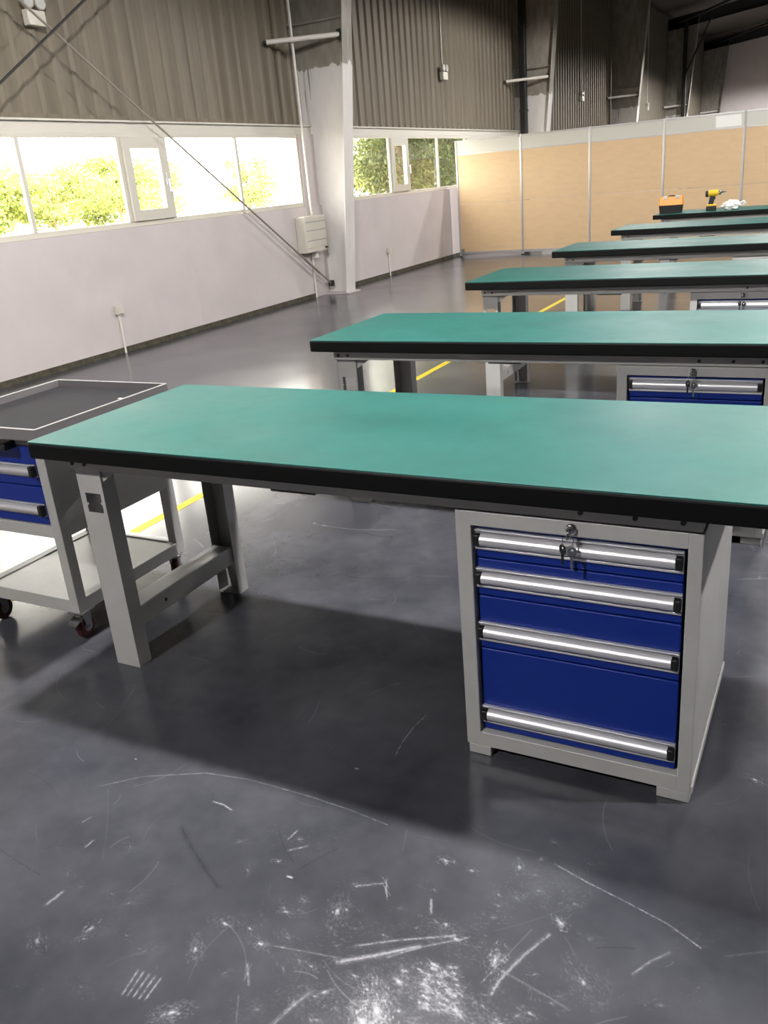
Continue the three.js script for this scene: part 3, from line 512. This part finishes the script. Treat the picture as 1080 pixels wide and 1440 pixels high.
// ---------------------------------------------------------------- things on the last bench
{
  const y = 0.8005;
  const t = thing('toolbox', 'orange and black plastic toolbox on the last workbench', 'toolbox', [-1.935, y, -11.32]); t.rotation.y = 0.08;
  const taper = (w0, d0, w1, d1, y0, y1, bev = 0.004) => { const g = new RoundedBoxGeometry(1, 1, 1, 3, 0.05), p = g.attributes.position; for (let i = 0; i < p.count; i++) { const q = p.getY(i) + 0.5; p.setXYZ(i, p.getX(i) * (w0 + (w1 - w0) * q), y0 + (y1 - y0) * q, p.getZ(i) * (d0 + (d1 - d0) * q)); } g.computeVertexNormals(); return g; };
  mesh('tub', [taper(0.25, 0.14, 0.27, 0.155, 0, 0.095)], M.black, t);
  const lid = mesh('lid', [taper(0.285, 0.165, 0.255, 0.12, 0.093, 0.195)], phys(0xe8912a, 0.4), t);
  for (const x of [-0.09, 0.05]) mesh('latch', [span(x, x + 0.05, 0.165, 0.202, 0.045, 0.075, 0.006)], M.upvc, lid);
  mesh('grip', [span(-0.03, 0.045, 0.19, 0.205, -0.015, 0.06, 0.006)], M.black, lid);
  const d = thing('cordless_drill', 'yellow and black cordless drill standing on its battery beside the toolbox', 'drill', [-1.475, y, -11.33]); d.rotation.y = 0.1;
  const yel = phys(0xd9b51f, 0.42);
  mesh('battery', [span(-0.06, 0.055, 0, 0.055, -0.04, 0.04, 0.008)], M.black, d);
  mesh('battery_top', [span(-0.055, 0.05, 0.05, 0.075, -0.038, 0.038, 0.01)], yel, d);
  mesh('grip', [extrude(shape([[-0.035, 0.07], [0.012, 0.07], [0.03, 0.16], [-0.015, 0.165]]), 0.034, 0.006).translate(0, 0, -0.017)], M.black, d);
  mesh('trigger', [span(0.02, 0.04, 0.125, 0.155, -0.01, 0.01, 0.005)], M.black, d);
  mesh('motor_housing', [new THREE.LatheGeometry([[0, -0.07], [0.03, -0.068], [0.036, -0.04], [0.036, 0.03], [0.03, 0.06], [0, 0.06]].map((q) => new THREE.Vector2(...q)), 20).rotateZ(-Math.PI / 2 + 0.05).translate(0.01, 0.195, 0)], yel, d);
  mesh('motor_cap', [new THREE.CylinderGeometry(0.037, 0.034, 0.03, 20).rotateZ(-Math.PI / 2).translate(-0.058, 0.192, 0)], M.black, d);
  const ch = mesh('chuck', [new THREE.LatheGeometry([[0, 0], [0.026, 0], [0.026, 0.03], [0.012, 0.055], [0, 0.055]].map((q) => new THREE.Vector2(...q)), 18).rotateZ(-Math.PI / 2 + 0.05).translate(0.068, 0.198, 0)], M.chrome, d);
  mesh('bit', [rod([0.12, 0.2, 0], [0.155, 0.202, 0], 0.005, 8)], M.steelDark, ch);
  // crumpled plastic bag
  const g = new THREE.IcosahedronGeometry(1, 5), p = g.attributes.position, im = new ImprovedNoise(), v = new THREE.Vector3();
  for (let i = 0; i < p.count; i++) {
    v.fromBufferAttribute(p, i); const n = im.noise(v.x * 2.3 + 4, v.y * 2.3, v.z * 2.3) * 0.4 + im.noise(v.x * 6, v.y * 6 + 3, v.z * 6) * 0.09 + 0.12, r = 0.82 + n - (v.x > 0.5 ? 0.1 : 0);
    p.setXYZ(i, v.x * 0.115 * r, Math.max(0, 0.05 + v.y * 0.058 * r), v.z * 0.09 * r);
  }
  g.computeVertexNormals();
  const bag = tag(mesh('plastic_bag', [g, tube([[0.09, 0.06, 0], [0.12, 0.085, 0.01], [0.135, 0.06, 0.0], [0.12, 0.045, 0]], 0.012, 20, 6)], phys(0xeeeeec, 0.4)), 'crumpled white plastic bag on the last workbench beside the drill', 'bag');
  bag.position.set(-1.245, y, -11.36);
}

// ---------------------------------------------------------------- outside: yard, trees, pole
struct('ground', [span(-90, -6.95, -0.3, -0.12, -110, 50)], std(0xb9b4a2, 0.9, { map: grainTex }));
{
  const leafGeo = new THREE.BufferGeometry();
  leafGeo.setAttribute('position', new THREE.Float32BufferAttribute([0, 0, 0, -0.28, 0.45, 0.06, 0, 1, -0.06, 0.28, 0.45, 0.06], 3)); leafGeo.setIndex([0, 2, 1, 0, 3, 2]); leafGeo.computeVertexNormals();
  const leafMat = phys(0xffffff, 0.75, { side: THREE.DoubleSide, transmission: 0.35, thickness: 0 });
  const bark = std(0x8d7c63, 0.9);
  const cols = [[0.16, 0.22, 0.05], [0.22, 0.28, 0.07], [0.11, 0.17, 0.045], [0.27, 0.3, 0.09]];
  function tree(name, label, [x, z], h, crownY, rx, ry, n, size, group, tint = 1, sunYellow = 0) {
    const t = thing(name, label, 'tree', [x, -0.07, z], group);
    const lean = rr(-0.15, 0.15);
    mesh('trunk', [tube([[0, 0, 0], [lean * 0.3, h * 0.3, 0.05], [lean, h * 0.62, 0]], 0.035 * h * 0.55, 12, 8), ...[...Array(5)].map(() => { const a = rr(0, 6.28); return tube([[lean * 0.4, h * rr(0.25, 0.4), 0], [Math.cos(a) * rx * 0.3, h * 0.5, Math.sin(a) * rx * 0.3], [Math.cos(a) * rx * 0.65, h * rr(0.55, 0.8), Math.sin(a) * rx * 0.65]], 0.012 * h * 0.4, 8, 5); })], bark, t);
    const f = new THREE.InstancedMesh(leafGeo, leafMat, n); f.name = 'foliage'; f.userData.kind = 'stuff'; f.castShadow = f.receiveShadow = true;
    const m = new THREE.Matrix4(), q = new THREE.Quaternion(), e = new THREE.Euler(), c = new THREE.Color(), clumps = [...Array(26)].map(() => { const u = rr(-1, 1), a = rr(0, 6.28), r = Math.cbrt(rnd()) * 0.85, s = Math.sqrt(1 - u * u); return [s * Math.cos(a) * r * rx, u * r * ry, s * Math.sin(a) * r * rx, rr(0.22, 0.42), rr(0.75, 1.25)]; });
    for (let i = 0; i < n; i++) {
      const k = clumps[i % clumps.length], u = rr(-1, 1), a = rr(0, 6.28), r = Math.cbrt(rnd()), s = Math.sqrt(1 - u * u);
      q.setFromEuler(e.set(rr(-1.6, 1.6), rr(0, 6.28), rr(-1.6, 1.6))); const sc = size * rr(0.6, 1.3);
      m.compose(new THREE.Vector3(k[0] + s * Math.cos(a) * r * k[3] * rx, Math.max(0.25 - crownY, k[1] + u * r * k[3] * ry) + crownY, k[2] + s * Math.sin(a) * r * k[3] * rx), q, new THREE.Vector3(sc, sc, sc)); f.setMatrixAt(i, m);
      const b = cols[Math.floor(rnd() * 4)], w = tint * k[4] * rr(0.8, 1.2); f.setColorAt(i, c.setRGB(b[0] * w * (1 + 0.35 * sunYellow), b[1] * w, b[2] * w));
    }
    t.add(f); return t;
  }
  const pole = thing('concrete_pole', 'pale concrete pole in the yard beside the window near the column', 'pole', [-9.2, -0.12, -14.2]);
  mesh('shaft', [rod([0, 0.001, 0], [0, 7, 0], 0.12, 16, 0.09)], std(0xcfcabb, 0.85), pole);
  mesh('collar', [new THREE.CylinderGeometry(0.16, 0.18, 0.25, 16).translate(0, 0.126, 0)], std(0xb5b0a2, 0.9), pole);
  // a close row behind the second window, seen between the column and the partition
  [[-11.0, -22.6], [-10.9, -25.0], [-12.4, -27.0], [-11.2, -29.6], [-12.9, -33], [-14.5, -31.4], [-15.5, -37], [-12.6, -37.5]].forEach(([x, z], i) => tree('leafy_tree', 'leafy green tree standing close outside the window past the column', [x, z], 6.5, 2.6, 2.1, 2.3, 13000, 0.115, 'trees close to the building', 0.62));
  // a loose belt across the yard, seen through the window over the trolley; leaf colours brightened and yellowed to look sunlit
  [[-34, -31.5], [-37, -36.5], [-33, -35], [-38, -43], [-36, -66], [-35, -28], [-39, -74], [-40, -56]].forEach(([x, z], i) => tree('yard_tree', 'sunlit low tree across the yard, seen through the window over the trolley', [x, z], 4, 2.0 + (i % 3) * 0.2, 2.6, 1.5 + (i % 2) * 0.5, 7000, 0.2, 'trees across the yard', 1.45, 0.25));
}
renderer.render(scene, camera);
